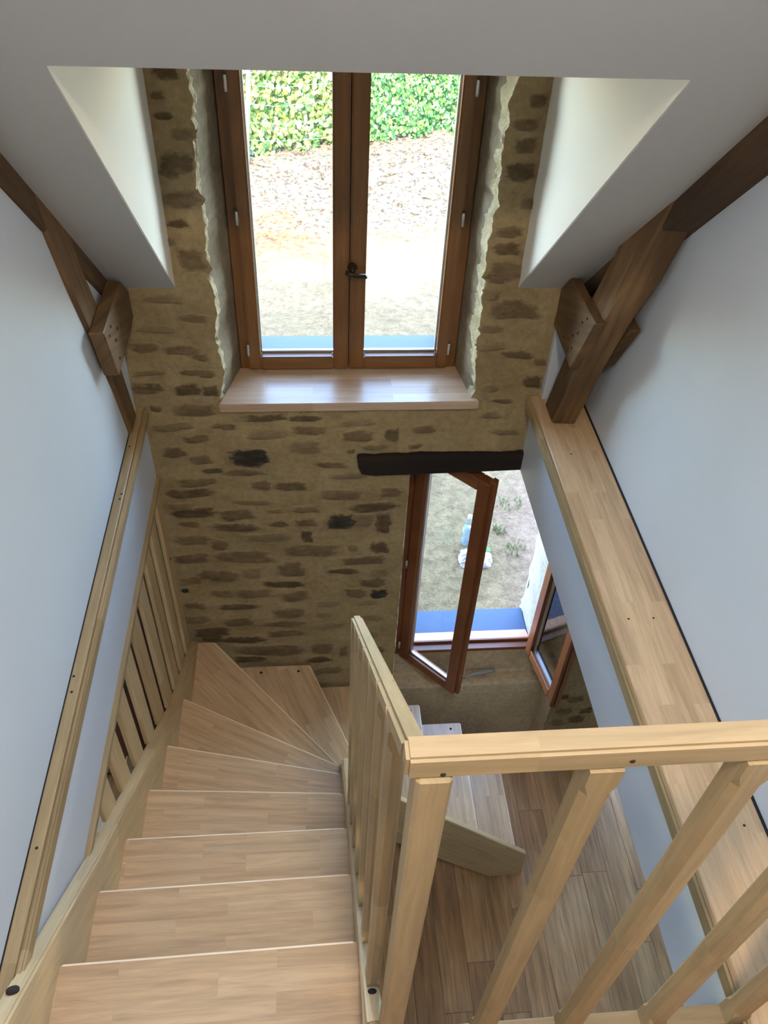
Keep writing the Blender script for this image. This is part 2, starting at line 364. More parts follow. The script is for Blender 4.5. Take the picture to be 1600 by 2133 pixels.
# ------------------------------------------------------------------ stones (from the photograph, on the wall plane)
def ray(px, py):
    m = WMcam; return m @ Vector(((px-800)/1680.03, -(py-1066.5)/1680.03, -1))
WMcam = SC.camera.matrix_world.to_3x3()
stones = []
def zs(lst, ox, oy, k):
    for cx, cy, wd, ht, t in lst: stones.append((ox+cx/k, oy+cy/k, wd/k, ht/k, t))
zs([(437,28,135,55,.7),(545,30,80,50,.7),(240,20,140,45,.6),(290,110,60,30,.6),(470,125,200,50,.6),(360,205,200,35,.6),(620,203,110,28,.5),(480,262,140,35,.6),(810,240,200,40,.4),(800,160,230,32,.8),(1000,162,160,28,.8),(1020,222,180,40,.65),(1250,243,165,45,.5),(1410,240,70,55,.7),(1560,215,110,35,.5),(1240,182,170,30,.4),(1520,297,60,25,.6),(1330,297,120,25,.3),(1215,320,40,18,.6),(370,325,110,45,.5),(500,360,110,45,.6),(735,350,195,80,1),(1000,300,150,60,.45),(560,412,110,22,.8),(700,420,200,28,.5),(1120,388,160,25,.5),(480,465,200,35,.6),(790,480,110,40,.5),(930,482,160,45,.65),(450,515,240,40,.8),(1180,522,220,45,.5),(1400,515,110,50,.5),(1210,437,180,25,.4),(400,575,120,30,.4),(750,562,180,25,.45),(470,612,230,45,.7),(670,620,170,50,.65),(1000,592,130,35,.6),(1320,585,220,40,.8),(850,600,80,20,.4),(450,668,120,25,.5),(660,680,230,40,.7),(870,660,100,28,.6),(1000,655,120,38,.5),(1165,655,150,75,.9),(1270,650,120,70,.45),(1370,665,95,90,.85),(1005,722,60,60,.7),(820,725,230,40,.35),(470,745,180,45,.45),(590,765,90,50,.5),(1350,775,90,50,.8),(460,830,180,40,.5),(710,820,280,60,.65),(1030,790,290,50,.65),(1225,780,50,30,.4),(1270,838,240,40,.55),(930,880,150,60,.55),(1180,887,160,25,.75),(1350,895,90,45,.45),(590,915,190,50,.5),(750,900,80,50,.3),(450,940,110,35,.6),(900,947,190,28,.8),(1320,945,140,40,.5),(600,995,110,35,.45),(755,995,180,40,.65),(950,1005,140,50,.5),(1240,995,120,35,.5),(1348,1000,85,38,1),(425,980,40,20,.9),(690,1055,210,25,.8),(470,1050,100,30,.5),(920,1085,160,45,.65),(1110,1045,120,25,.4),(680,1130,150,35,.6),(480,1115,120,30,.5),(900,1138,200,25,.55),(1090,1095,80,30,.4),(550,1180,180,45,.7),(905,1185,190,30,.6),(1110,1150,160,30,.4),(700,1215,210,30,.8),(560,1210,120,35,.8),(840,1265,330,50,.5),(1080,1260,120,40,.5),(1180,1270,40,50,.6),(1060,1310,130,25,.7),(730,1310,160,30,.7),(1100,1362,150,35,.6),(1320,1110,90,25,.4),(1300,1190,100,35,.45),(1340,1260,80,30,.5),(1290,1040,110,25,.45)], 200, 800, 2.286)  # one black stone here stands in for a dark hole in the wall
zs([(690,285,120,70,.7),(655,400,60,30,.6),(680,485,80,25,.8),(715,690,110,90,.75),(775,680,60,60,.6),(755,830,140,60,.55),(740,930,90,30,.8),(800,1080,110,90,.6),(690,1010,90,35,.35),(760,560,90,40,.3)], 0, 0, 2)
zs([(900,330,220,40,.4),(1080,430,170,40,.4),(810,600,170,50,.65),(1010,615,200,50,.6),(1120,650,90,40,.5),(820,740,170,30,.45),(1080,735,150,30,.5),(830,820,150,50,.7),(1150,740,90,40,.6),(880,500,190,35,.35)], 0, 500, 2.667)
zs([(640,420,80,40,.5),(590,520,110,40,.5),(590,610,100,50,.5),(570,715,125,75,.75),(520,965,110,40,.6),(510,1035,120,50,.7),(500,1130,140,70,.65),(520,1290,200,70,.6),(600,850,80,40,.35),(450,1230,70,40,.4)], 800, 0, 2)
zs([(200,660,260,80,.55),(60,860,150,40,.4),(200,900,180,40,.5),(290,1050,110,70,.7),(60,1090,110,40,.4),(120,1160,120,20,.6),(140,1330,160,30,.4),(60,760,120,40,.35),(90,480,120,50,.6),(330,940,70,40,.5),(60,1240,120,40,.35)], 1000, 400, 2.667)
zs([(1200,880,120,40,.6),(1330,860,150,40,.7),(1250,800,120,40,.6),(1400,800,100,40,.7),(1330,720,120,40,.6),(1250,700,70,30,.7)], 800, 1240, 3.333)
stone_meshes = {}
def stone(px, py, wd, ht, t):
    d = ray(px, py); k = (YW)/d.y; c = d*k
    sc = 1680.03/(WMcam.transposed() @ c).z*-1
    hw = wd/sc*.5; hh = ht/sc*.5*1.12/max(.35, abs(d.y)/d.length)
    rnd = random.Random(int(px*7+py*13)); vs, fs = [], []; n = 14
    ph = rnd.random()*9
    tilt = rnd.uniform(-.05, .05)
    for ring, (s, dy) in enumerate(((1.22, .004), (1.0, -.003), (.74, -.007), (.38, -.008))):
        for i in range(n):
            a = 2*math.pi*i/n
            ca, sa = math.cos(a), math.sin(a)
            ex = abs(ca)**.62*math.copysign(1, ca); ez = abs(sa)**.8*math.copysign(1, sa)
            rr = 1+.38*noise.noise(Vector((ph, ca*1.6+3, sa*1.6)))+.22*noise.noise(Vector((ph, ca*4+3, sa*4)))
            x = c.x+hw*ex*rr*s; z = c.z+hh*ez*rr*s+tilt*hw*ex*s
            jit = (rnd.uniform(-.004, .004) if ring > 1 else 0)
            if t >= 1 and 1300 < px < 0: pass
            vs.append((x, YW+wn(x, z)+dy+jit, z))
    for r in range(3):
        for i in range(n): fs.append([r*n+i, r*n+(i+1) % n, (r+1)*n+(i+1) % n, (r+1)*n+i])
    fs.append([3*n+i for i in range(n)])
    mat = ST[3] if t >= .9 else ST[2] if t >= .68 else ST[1] if t >= .5 else ST[0]
    o = solid('stone', vs, fs, mat, wall, smooth=True)
    at = o.data.attributes.new('bare', 'FLOAT', 'POINT')
    for i in range(len(vs)): at.data[i].value = (0, .35, .8, 1)[min(3, i//n)]
    return o
for s in stones: stone(*s)

# ------------------------------------------------------------------ setting: side walls, ceiling, floors
XL, XR = -.80, 1.25
CY, CZ = 3.03, -1.632                     # eaves line of the sloping ceiling, 45 degrees
def cz(y): return CZ+(CY-y)
DT = 1.92                                 # top of the dormer opening
DX0, DX1 = -.545, .868
RY = -1.0                                 # ridge
def slab(name, x0, x1, ya, yb, mat, th=.22, kind='structure', parent=None, rear=False):
    if not rear: q = [(ya, cz(ya)), (yb, cz(yb)), (yb+th*.7, cz(yb)+th*.7), (ya+th*.7, cz(ya)+th*.7)]
    else: q = [(ya, cz(RY)-(RY-ya)), (yb, cz(RY)-(RY-yb)), (yb-th*.7, cz(RY)-(RY-yb)+th*.7), (ya-th*.7, cz(RY)-(RY-ya)+th*.7)]
    o = prism(name, q, 'x', x0, x1, mat, parent)
    if not parent: tag(o, kind=kind)
    return o
SKY0, SKY1, SX0, SX1 = -.3, .7, -.545, .868       # roof opening added above the camera (out of frame) for fill light
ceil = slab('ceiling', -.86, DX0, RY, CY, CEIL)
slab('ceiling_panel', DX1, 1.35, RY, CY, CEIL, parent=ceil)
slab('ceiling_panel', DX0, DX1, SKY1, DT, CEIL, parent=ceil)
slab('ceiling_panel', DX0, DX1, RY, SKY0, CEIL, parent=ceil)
slab('roof_front', -9, -.86, RY, 3.95, EXTW); slab('roof_front', 1.35, 10, RY, 3.95, EXTW)
slab('roof_rear', -9, 10, -4.4, RY, EXTW, rear=True)
# dormer cheeks, top and back
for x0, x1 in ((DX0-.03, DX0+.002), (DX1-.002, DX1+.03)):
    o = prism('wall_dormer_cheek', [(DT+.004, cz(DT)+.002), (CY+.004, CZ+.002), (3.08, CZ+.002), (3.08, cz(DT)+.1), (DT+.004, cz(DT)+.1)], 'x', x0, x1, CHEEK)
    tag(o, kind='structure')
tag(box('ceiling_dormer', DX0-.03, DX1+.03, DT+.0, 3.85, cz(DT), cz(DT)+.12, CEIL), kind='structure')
# upper side walls
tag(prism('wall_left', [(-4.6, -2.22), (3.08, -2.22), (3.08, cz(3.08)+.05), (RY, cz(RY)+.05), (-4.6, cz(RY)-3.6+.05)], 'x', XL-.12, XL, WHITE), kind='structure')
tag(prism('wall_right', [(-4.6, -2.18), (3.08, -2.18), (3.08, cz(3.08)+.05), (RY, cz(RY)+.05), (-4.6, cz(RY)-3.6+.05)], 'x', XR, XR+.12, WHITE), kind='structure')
tag(box('wall_right_return', 1.06, XR, 3.0, 3.06, -2.2, -1.4, WHITE), kind='structure')
tag(box('wall_back', XL-.1, XR+.1, -4.4, -4.3, -2.3, -.8, WHITE), kind='structure')
# edges of the upper floor on both sides of the stairwell
tag(box('wall_left_floor_edge', -.95, -.77, .2, 3.04, -2.635, -2.255, WHITE), kind='structure')
tag(box('wall_right_floor_edge', 1.03, 1.2, -.2, 3.04, -2.62, -2.215, WHITE), kind='structure')
# ledge boards
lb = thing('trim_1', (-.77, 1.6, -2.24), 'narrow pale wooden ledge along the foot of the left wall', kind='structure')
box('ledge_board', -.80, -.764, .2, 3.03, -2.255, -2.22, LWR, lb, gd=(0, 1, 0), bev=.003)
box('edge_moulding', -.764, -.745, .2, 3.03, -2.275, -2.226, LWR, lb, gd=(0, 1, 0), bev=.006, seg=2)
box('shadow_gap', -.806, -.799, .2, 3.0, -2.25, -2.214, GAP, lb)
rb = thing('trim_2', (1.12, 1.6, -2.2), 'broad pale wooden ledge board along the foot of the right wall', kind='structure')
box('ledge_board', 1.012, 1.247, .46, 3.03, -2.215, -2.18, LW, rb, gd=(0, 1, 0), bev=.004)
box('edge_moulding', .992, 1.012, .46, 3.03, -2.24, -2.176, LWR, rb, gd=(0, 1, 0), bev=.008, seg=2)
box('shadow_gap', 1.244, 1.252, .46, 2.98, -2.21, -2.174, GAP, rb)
for x, y in ((-.785, 2.75), (-.772, 2.45), (-.775, 2.42), (-.79, 1.58), (-.785, 1.52), (-.78, 1.02)):
    lathe('knot', [(.0045, 0), (.004, .001)], (x, y, -2.2195), HOLE, lb, n=8)
for x, y in ((1.08, 1.70), (1.17, 1.70), (1.10, 2.6), (1.19, .95)):
    lathe('knot', [(.004, 0), (.0035, .001)], (x, y, -2.1795), HOLE, rb, n=8)
# bottom batten of the left floor edge, where the slats hang
tag(box('trim_3', -.80, -.752, .9, 3.03, -2.665, -2.635, LWR, gd=(0, 1, 0), bev=.004), kind='structure')
# landing
tag(box('floor_landing', -.80, 1.25, -4.3, .455, -2.26, -2.176, OAK), kind='structure')
tag(box('ceiling_lower_left', -3.2, -.80, -2.2, 3.04, -2.60, -2.5, WHITE), kind='structure')
tag(box('ceiling_lower_right', 1.2, 3.2, -2.2, 3.04, -2.58, -2.5, WHITE), kind='structure')
tag(box('ceiling_lower_rear', -.80, 1.2, -2.2, .2, -2.45, -2.35, WHITE), kind='structure')
tag(box('wall_lower_left', -3.3, -3.2, -2.2, 3.1, ZF-.05, -2.4, WHITE), kind='structure')
tag(box('wall_lower_right', 3.2, 3.3, -2.2, 3.1, ZF-.05, -2.4, WHITE), kind='structure')
tag(box('wall_lower_rear', -3.3, 3.3, -2.3, -2.2, ZF-.05, -2.3, WHITE), kind='structure')

# lower floor: oak planks along y
fl = box('floor', -3.2, 3.2, -2.2, 3.35, ZF-.08, ZF-.012, OLDW); tag(fl, 'brown oak plank floor of the lower room', kind='structure')
pw = .172; pm = {}
i = 0
x = -2.4
while x < 3.0:
    y = 3.2 if x > .4 else 3.02; y -= random.uniform(.25, 1.3)
    y1 = 3.2 if .5 < x < 1.45 else 3.02
    while y1 > -.6:
        y0 = max(y, -.8)
        box('plank', x+.0006, x+pw-.0006, y0+.0006, y1-.0006, ZF-.02, ZF+random.uniform(-.001, .001), OAK, fl, gd=(0, 1, 0), bev=.0015)
        y1 = y0; y = y1-random.choice((.95, 1.2, 1.45))
    x += pw

# ------------------------------------------------------------------ windows
def pane(name, q, mat, parent): return solid(name, q, [[0, 1, 2, 3]], mat, parent)
# upper window
w1 = thing('window_1', (.175, FY, ZS), 'closed two-leaf window with brown stained wooden frame above the stairs', kind='structure')
ZT = -.55; f1, f2 = FY, FY+.07
ux0, ux1, zb = UX0, UX1, -2.195
box('frame', ux0, ux0+.045, f1, f2, zb, ZT, WINW, w1, gd=(0, 0, 1), bev=.004)
box('frame', ux1-.045, ux1, f1, f2, zb, ZT, WINW, w1, gd=(0, 0, 1), bev=.004)
box('frame', ux0+.045, ux1-.045, f1, f2, zb, zb+.012, WINW, w1, bev=.002)
box('frame', ux0+.045, ux1-.045, f1, f2, ZT-.05, ZT, WINW, w1, bev=.004)
xm = .172
for sgn, a, b in ((-1, ux0+.042, xm-.002), (1, xm+.002, ux1-.042)):
    sh = thing('sash', ((a+b)/2, FY, zb), parent=w1)
    so1, so2 = (.056, .070) if sgn < 0 else (.070, .056)
    g0, g1 = FY-.028, FY+.045
    box('stile', a, a+so1, g0, g1, zb+.014, ZT-.03, WINW, sh, gd=(0, 0, 1), bev=.007, seg=2)
    box('stile', b-so2, b, g0, g1, zb+.014, ZT-.03, WINW, sh, gd=(0, 0, 1), bev=.007, seg=2)
    box('rail', a+so1, b-so2, g0, g1, zb+.014, zb+.082, WINW, sh, bev=.006, seg=2)
    box('rail', a+so1, b-so2, g0, g1, ZT-.1, ZT-.03, WINW, sh, bev=.006, seg=2)
    box('glazing_bead', a+so1, b-so2, FY+.015, FY+.03, zb+.082, zb+.094, ALU, sh)
    box('glazing_bead', a+so1 if sgn < 0 else b-so2-.008, a+so1+.008 if sgn < 0 else b-so2, FY+.012, FY+.03, zb+.09, ZT-.1, ALU, sh)
    pane('pane', [(a+so1, FY+.012, zb+.08), (b-so2, FY+.012, zb+.08), (b-so2, FY+.012, ZT-.1), (a+so1, FY+.012, ZT-.1)], GLASS, sh)
    if sgn > 0:
        box('astragal', xm-.014, xm+.014, FY+.047, FY+.062, zb+.014, ZT-.03, WINW, sh, gd=(0, 0, 1))
        lathe('handle', [(.020, 0), (.020, .008), (.012, .012), (.011, .045)], (xm+.012, g0, -1.655), BRONZE, sh, axis=(0, -1, 0))
        tube('handle', [(xm-.02, g0-.042, -1.66), (xm+.005, g0-.047, -1.667), (xm+.03, g0-.046, -1.675), (xm+.062, g0-.04, -1.678), (xm+.07, g0-.03, -1.69)], [.009, .012, .010, .011, .008], BRONZE, sh)
for x in (ux0+.043, ux1-.043):
    for z in (-.93, -1.44, -2.07):
        lathe('hinge', [(.008, -.03), (.009, -.028), (.009, .028), (.008, .03)], (x, FY-.03, z), NICKEL, w1, n=10)
o = hexa('window_sill', [(-.425, 3.0, -2.235), (.768, 3.0, -2.235), (.70, FY+.01, -2.235), (-.345, FY+.01, -2.235)],
     [(-.425, 3.0, -2.19), (.768, 3.0, -2.19), (.70, FY+.01, -2.19), (-.345, FY+.01, -2.19)], SILLW, w1, gd=(1, 0, 0), bev=.004, seg=2)
box('outer_sill', -.34, .68, f2+.005, 3.70, -2.30, -2.262, SLATE, w1, bev=.004)

# lower window, both leaves open inwards
w2 = thing('window_2', (1.0, LY, ZB), 'open two-leaf window with red brown frame in the lower wall', kind='structure')
lz0, lz1 = ZB, -2.62
box('frame', LX0, LX0+.055, LY, LY+.07, lz0, lz1, WINR, w2, gd=(0, 0, 1), bev=.004)
box('frame', LX1-.045, LX1, LY, LY+.07, lz0, lz1, WINR, w2, gd=(0, 0, 1), bev=.004)
box('frame', LX0+.055, LX1-.045, LY, LY+.07, lz1-.05, lz1, WINR, w2, bev=.004)
box('threshold', LX0+.055, LX1-.045, LY, LY+.055, lz0, lz0+.028, WINR, w2, bev=.004)
box('threshold', LX0+.055, LX1-.045, LY+.055, LY+.075, lz0, lz0+.05, WINR, w2, bev=.004)
hexa('weather_bar', [(LX0+.05, LY+.075, lz0-.01), (LX1-.04, LY+.075, lz0-.01), (LX1-.04, LY+.17, lz0-.04), (LX0+.05, LY+.17, lz0-.04)],
     [(LX0+.05, LY+.075, lz0+.045), (LX1-.04, LY+.075, lz0+.045), (LX1-.04, LY+.17, lz0+.005), (LX0+.05, LY+.17, lz0+.005)], FADED, w2, gd=(1, 0, 0))
box('outer_sill', .505, 1.50, LY+.15, 3.73, -4.66, -4.60, SLATE, w2, bev=.004)
def open_sash(hx, hy, ang, length, side, z0, z1):
    """leaf from hinge (hx,hy) along direction ang (radians in xy); thick to the side"""
    d = Vector((math.cos(ang), math.sin(ang), 0)); n = Vector((-d.y, d.x, 0))*side
    h = Vector((hx, hy, 0)); T = .066; st = .07
    sh = thing('sash', (hx, hy, z0), parent=w2)
    def bar(name, a, b, za, zb_, mat=WINR, t0=0, t1=T, gd=None, bv=.005):
        p = [h+d*a+n*t0, h+d*b+n*t0, h+d*b+n*t1, h+d*a+n*t1]
        return hexa(name, [(q.x, q.y, za) for q in p], [(q.x, q.y, zb_) for q in p], mat, sh, gd or ((0, 0, 1) if zb_-za > b-a else d), bv)
    bar('stile', 0, st, z0, z1); bar('stile', length-st-.01, length-.01, z0, z1, t0=.0, t1=T)
    bar('rebate', length-.03, length+.012, z0-.008, z1+.008, t0=.028, t1=.05)
    bar('rebate', length-.03, length+.0, z0-.004, z1+.004, t0=.05, t1=.075)
    bar('rail', st, length-st-.01, z0, z0+.075); bar('rail', st, length-st-.01, z1-.075, z1)
    bar('glazing_bead', st, length-st-.01, z0+.075, z0+.09, ALU, .024, .042, bv=0)
    bar('glazing_bead', st, st+.012, z0+.09, z1-.075, ALU, .024, .042, bv=0)
    q = [h+d*st+n*.033, h+d*(length-st-.01)+n*.033]
    pane('pane', [(q[0].x, q[0].y, z0+.075), (q[1].x, q[1].y, z0+.075), (q[1].x, q[1].y, z1-.075), (q[0].x, q[0].y, z1-.075)], GLASS, sh)
    for z in (z0+.12, (z0+z1)/2, z1-.15):
        p = h+n*(-.006)
        lathe('hinge', [(.009, -.03), (.009, .03)], (p.x, p.y, z), NICKEL, sh, n=10)
    return sh
open_sash(LX0+.03, LY-.03, math.atan2(2.93-3.27, .87-.542), .475, 1, -4.5, -2.66)
open_sash(LX1-.02, LY-.01, math.atan2(2.82-3.29, 1.562-1.485), .475, -1, -4.5, -2.66)
# lintel over the lower window
lt = prism('trim_4', [(.206, -2.52), (.24, -2.515), (.7, -2.512), (1.2, -2.505), (1.7, -2.505), (1.7, -2.62), (1.1, -2.622), (.7, -2.635), (.30, -2.645), (.235, -2.635), (.215, -2.59)], 'y', 3.005, 3.35, LINT, gd=(1, 0, 0), bev=.008)
tag(lt, 'dark old oak lintel over the lower window', kind='structure')

# ------------------------------------------------------------------ old roof trusses set into the side walls
tr = thing('roof_truss', (1.12, 2.9, -2.18), 'dark old oak truss at the right wall with thick slanting strut', 'roof truss')
def cq(y, off): return (y-off*.7071, cz(y)-off*.7071)       # point below the slope
q = lambda x, y, off: (x, *cq(y, off))
hexa('rafter', [q(1.13, 3.0, -.05), q(1.26, 3.0, -.05), q(1.26, 3.0, .05), q(1.13, 3.0, .05)],
     [q(1.13, .2, -.05), q(1.26, .2, -.05), q(1.26, .2, .065), q(1.13, .2, .065)], OLDW, tr, bev=.008)
def strut(par, pts, mat):
    """pts: list of (xin, xout, yfront, yback, z)"""
    vs, fs = [], []
    for j, (xi, xo, yf, yb, z) in enumerate(pts):
        w_ = .004*((j*37 % 5)-2)
        vs += [(xi, yf, z), (xo, yf+w_, z), (xo, yb, z), (xi, yb+w_, z)]
    for j in range(len(pts)-1):
        for k in range(4): fs.append([j*4+k, j*4+(k+1) % 4, (j+1)*4+(k+1) % 4, (j+1)*4+k])
    fs += [[0, 1, 2, 3], [len(vs)-4+k for k in range(4)]]
    return solid('strut', vs, fs, mat, par, gd=(0, .35, -1), bev=.009)
strut(tr, [(1.065, 1.17, 2.816, 2.97, -2.185), (1.078, 1.185, 2.70, 2.87, -1.83), (1.09, 1.20, 2.575, 2.76, -1.52), (1.105, 1.22, 2.50, 2.70, -1.32), (1.12, 1.235, 2.42, 2.62, -1.08), (1.13, 1.245, 2.36, 2.56, -.93)], OLDL)
prism('clamp_board', [(2.94, -1.535), (3.03, -1.63), (3.03, -1.805), (2.72, -1.825), (2.685, -1.765), (2.572, -1.532)], 'x', 1.05, 1.092, OLDL, tr, gd=(0, 1, -.4), bev=.004)
prism('clamp_board', [(2.94, -1.535), (3.03, -1.63), (3.03, -1.805), (2.72, -1.815), (2.572, -1.56)], 'x', 1.19, 1.235, OLDW, tr, gd=(0, 1, -.4), bev=.004)
for y, z in ((2.70, -1.60), (2.72, -1.66), (2.77, -1.70), (2.75, -1.745), (2.80, -1.79), (2.87, -1.77), (2.66, -1.56)):
    lathe('nail_hole', [(.006, 0), (.005, .002)], (1.0495, y, z), HOLE, tr, axis=(-1, 0, 0), n=8)
tl = thing('roof_truss', (-.79, 2.9, -2.22), 'dark old oak truss at the left wall with slim slanting strut', 'roof truss')
hexa('rafter', [q(-.785, 3.0, -.05), q(-.9, 3.0, -.05), q(-.9, 3.0, .07), q(-.785, 3.0, .07)],
     [q(-.785, .2, -.05), q(-.9, .2, -.05), q(-.9, .2, .09), q(-.785, .2, .09)], OLDW, tl, bev=.008)
strut(tl, [(-.786, -.83, 2.836, 2.98, -2.222), (-.786, -.84, 2.735, 2.89, -1.915), (-.785, -.84, 2.585, 2.75, -1.56), (-.785, -.85, 2.485, 2.66, -1.33), (-.784, -.86, 2.42, 2.60, -1.16), (-.784, -.87, 2.36, 2.52, -.98)], OLDL)
prism('clamp_board', [(2.93, -1.548), (3.03, -1.64), (3.03, -1.76), (2.95, -1.775), (2.63, -1.78), (2.554, -1.55)], 'x', -.785, -.73, OLDL, tl, gd=(0, 1, -.4), bev=.004)
for y, z in ((2.62, -1.60), (2.66, -1.585), (2.69, -1.66), (2.69, -1.74), (2.74, -1.64)):
    lathe('nail_hole', [(.006, 0), (.005, .002)], (-.7295, y, z), HOLE, tl, axis=(1, 0, 0), n=8)

# ------------------------------------------------------------------ staircase
def tz(k): return -2.428-.252*(k-1)
st = thing('staircase', (.3, 1.8, ZF), 'pale wooden quarter-turn staircase with winder treads going down along the stone wall', 'staircase')
xl, xr = -.722, .090
TR = [[(xl, .46), (xr, .46), (xr, .797), (xl, .788)],
      [(xl, .755), (xr, .765), (xr, 1.085), (xl, 1.079)],
      [(xl, 1.045), (xr, 1.05), (xr, 1.357), (xl, 1.362)],
      [(xl, 1.33), (xr, 1.325), (xr, 1.623), (xl, 1.683)],
      [(xl, 1.65), (xr, 1.59), (xr, 1.846), (xl, 2.035)],
      [(xl, 2.0), (xr, 1.81), (xr, 2.022), (xl, 2.457)],
      [(xl, 2.42), (xr, 1.985), (xr, 2.165), (-.625, 3.012), (xl, 3.012)],
      [(-.655, 3.0), (.062, 2.15), (.25, 2.19), (-.061, 3.0)],
      [(-.095, 3.0), (.215, 2.19), (.42, 2.19), (.32, 3.0)],
      [(.285, 3.0), (.385, 2.19), (.668, 2.19), (.665, 3.0)],
      [(.635, 3.0), (.635, 2.19), (.972, 2.19), (.974, 3.0)],
      [(.94, 3.0), (.94, 2.165), (1.25, 2.165), (1.252, 3.0)]]
GD = [(1, 0, 0)]*3+[(1, -.07, 0), (1, -.2, 0), (1, -.5, 0), (1, -1.1, 0), (.4, -1, 0), (.15, -1, 0), (0, 1, 0), (0, 1, 0), (0, 1, 0)]
for k, p in enumerate(TR):
    t = prism('tread', p, 'z', tz(k+1)-.042, tz(k+1), LW, st, gd=GD[k], bev=.004, seg=2)
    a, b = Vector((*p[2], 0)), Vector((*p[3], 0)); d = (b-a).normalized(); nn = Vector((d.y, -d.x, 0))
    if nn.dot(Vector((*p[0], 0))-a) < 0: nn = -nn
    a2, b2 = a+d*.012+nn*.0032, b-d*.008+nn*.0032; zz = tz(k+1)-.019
    beam('nosing_highlight', (a2.x, a2.y, zz), (b2.x, b2.y, zz), .0088, .0405, NOSE, t, bev=.0028, seg=2)  # pale strip in place of the highlight along the tread edge
    holes = {7: [(-.36, 2.955), (-.13, 2.955)], 10: [(.90, 2.955)], 9: [(.60, 2.955)], 11: [(1.19, 2.215)]}.get(k, [])
    for hx, hy in holes: lathe('screw_hole', [(.009, 0), (.008, .0012)], (hx, hy, tz(k+1)), HOLE, t, n=10)
lt_top = [(.50, -2.05), (.642, -2.168), (1.003, -2.481), (1.176, -2.637), (1.564, -2.945), (2.131, -3.39), (2.358, -3.575), (2.70, -3.76), (3.015, -3.925)]
ls = prism('string_board', lt_top+[(3.015, -4.3), (2.3, -3.92), (1.0, -2.83), (.50, -2.4)], 'x', -.766, -.718, LWS, st, gd=(0, 1, -.88), bev=.007, seg=2)
lathe('bolt_hole', [(.016, -.01), (.015, .0015)], (-.744, .66, -2.178), HOLE, st, axis=(0, .66, .75), n=12)
def sz(y): return -1.724-.894*y+.068
prism('string_board', [(.52, sz(.52)), (1.86, sz(1.86)), (1.875, sz(1.87)-.05), (2.0, -3.62), (2.165, -3.93), (2.165, -4.35), (1.7, -3.55), (.52, sz(.52)-.3)], 'x', .090, .128, LWS, st, gd=(0, 1, -.89), bev=.006, seg=2)
lathe('bolt_hole', [(.012, -.006), (.011, .0015)], (.109, .605, sz(.605)), HOLE, st, axis=(0, .67, .745), n=12)
prism('string_board', [(.12, -4.01), (.689, -4.554), (1.25, -5.095), (1.296, -5.14), (1.316, ZF), (1.085, ZF), (.708, -5.105), (.12, -4.55)], 'y', 2.135, 2.17, LWS, st, gd=(1, 0, -.95), bev=.005)
box('corner_post', .086, .135, 2.13, 2.175, ZF, -3.97, LWR, st, gd=(0, 0, 1), bev=.005)
prism('string_board', [(-.66, -4.20), (-.05, -4.42), (1.2, -5.35), (1.2, ZF), (1.0, ZF), (-.05, -4.68), (-.66, -4.40)], 'y', 2.965, 3.0, LWS, st, gd=(1, 0, -.7))

# left screen of slats between the floor edge and the string board
ss = thing('slat_screen', (-.775, 2.1, -3.2), 'screen of pale upright wooden slats beside the left string board', 'slat screen')
def str_top(y):
    for (a, b), (c, d) in zip(lt_top, lt_top[1:]):
        if a <= y <= c: return b+(d-b)*(y-a)/(c-a)
    return lt_top[-1][1]
for i in range(10):
    y1 = 1.288+.1885*i; y0 = y1-.112; sk = .004*math.sin(i*2.1)
    hexa('slat', [(-.777, y0+sk, -2.64), (-.758, y0+sk, -2.64), (-.758, y1+sk, -2.64), (-.777, y1+sk, -2.64)],
         [(-.777, y0, str_top(y0)-.012), (-.758, y0, str_top(y0)-.012), (-.758, y1, str_top(y1)-.012), (-.777, y1, str_top(y1)-.012)], LWS, ss, gd=(0, 0, 1), bev=.003)
lathe('knot_hole', [(.010, 0), (.009, .0015)], (-.758, 2.93, -3.12), HOLE, ss, axis=(1, 0, 0), n=10)

# ------------------------------------------------------------------ balustrades
def baluster(par, cx, cy, z0, z1, wx=.043, wy=.042, name='baluster'):
    """square bar with stopped chamfers on its corners"""
    vs, fs = [], []
    def ring(z, c):
        hx, hy = wx/2, wy/2
        return [(cx+sx*(hx-(c if k else 0)), cy+sy*(hy-(0 if k else c)), z) for sx, sy, k in ((-1, -1, 0), (-1, -1, 1), (1, -1, 1), (1, -1, 0), (1, 1, 0), (1, 1, 1), (-1, 1, 1), (-1, 1, 0))]
    for z, c in ((z0, .0006), (z0+.05, .0006), (z0+.07, .009), (z1-.06, .009), (z1-.035, .0006), (z1, .0006)): vs += ring(z, c)
    n = 8
    for j in range(5):
        for i in range(n): fs.append([j*n+i, j*n+(i+1) % n, (j+1)*n+(i+1) % n, (j+1)*n+i])
    fs += [list(range(n)), [5*n+i for i in range(n)]]
    return solid(name, vs, fs, LWR, par, gd=(0, 0, 1))
lbz = thing('landing_balustrade', (.6, .5, -2.176), 'pale wooden balustrade across the landing with square balusters and flat handrail', 'balustrade')
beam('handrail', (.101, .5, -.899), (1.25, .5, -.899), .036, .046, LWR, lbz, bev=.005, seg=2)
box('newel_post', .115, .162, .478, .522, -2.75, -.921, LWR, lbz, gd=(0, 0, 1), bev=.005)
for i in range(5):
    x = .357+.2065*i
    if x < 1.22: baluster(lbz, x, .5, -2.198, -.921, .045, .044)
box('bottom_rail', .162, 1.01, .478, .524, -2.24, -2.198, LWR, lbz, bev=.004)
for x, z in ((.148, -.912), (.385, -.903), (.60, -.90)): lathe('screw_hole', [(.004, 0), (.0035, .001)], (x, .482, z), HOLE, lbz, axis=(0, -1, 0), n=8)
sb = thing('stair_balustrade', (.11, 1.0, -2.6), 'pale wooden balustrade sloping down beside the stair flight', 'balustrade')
def rz(y): return -.868-(y-.5)*1.0
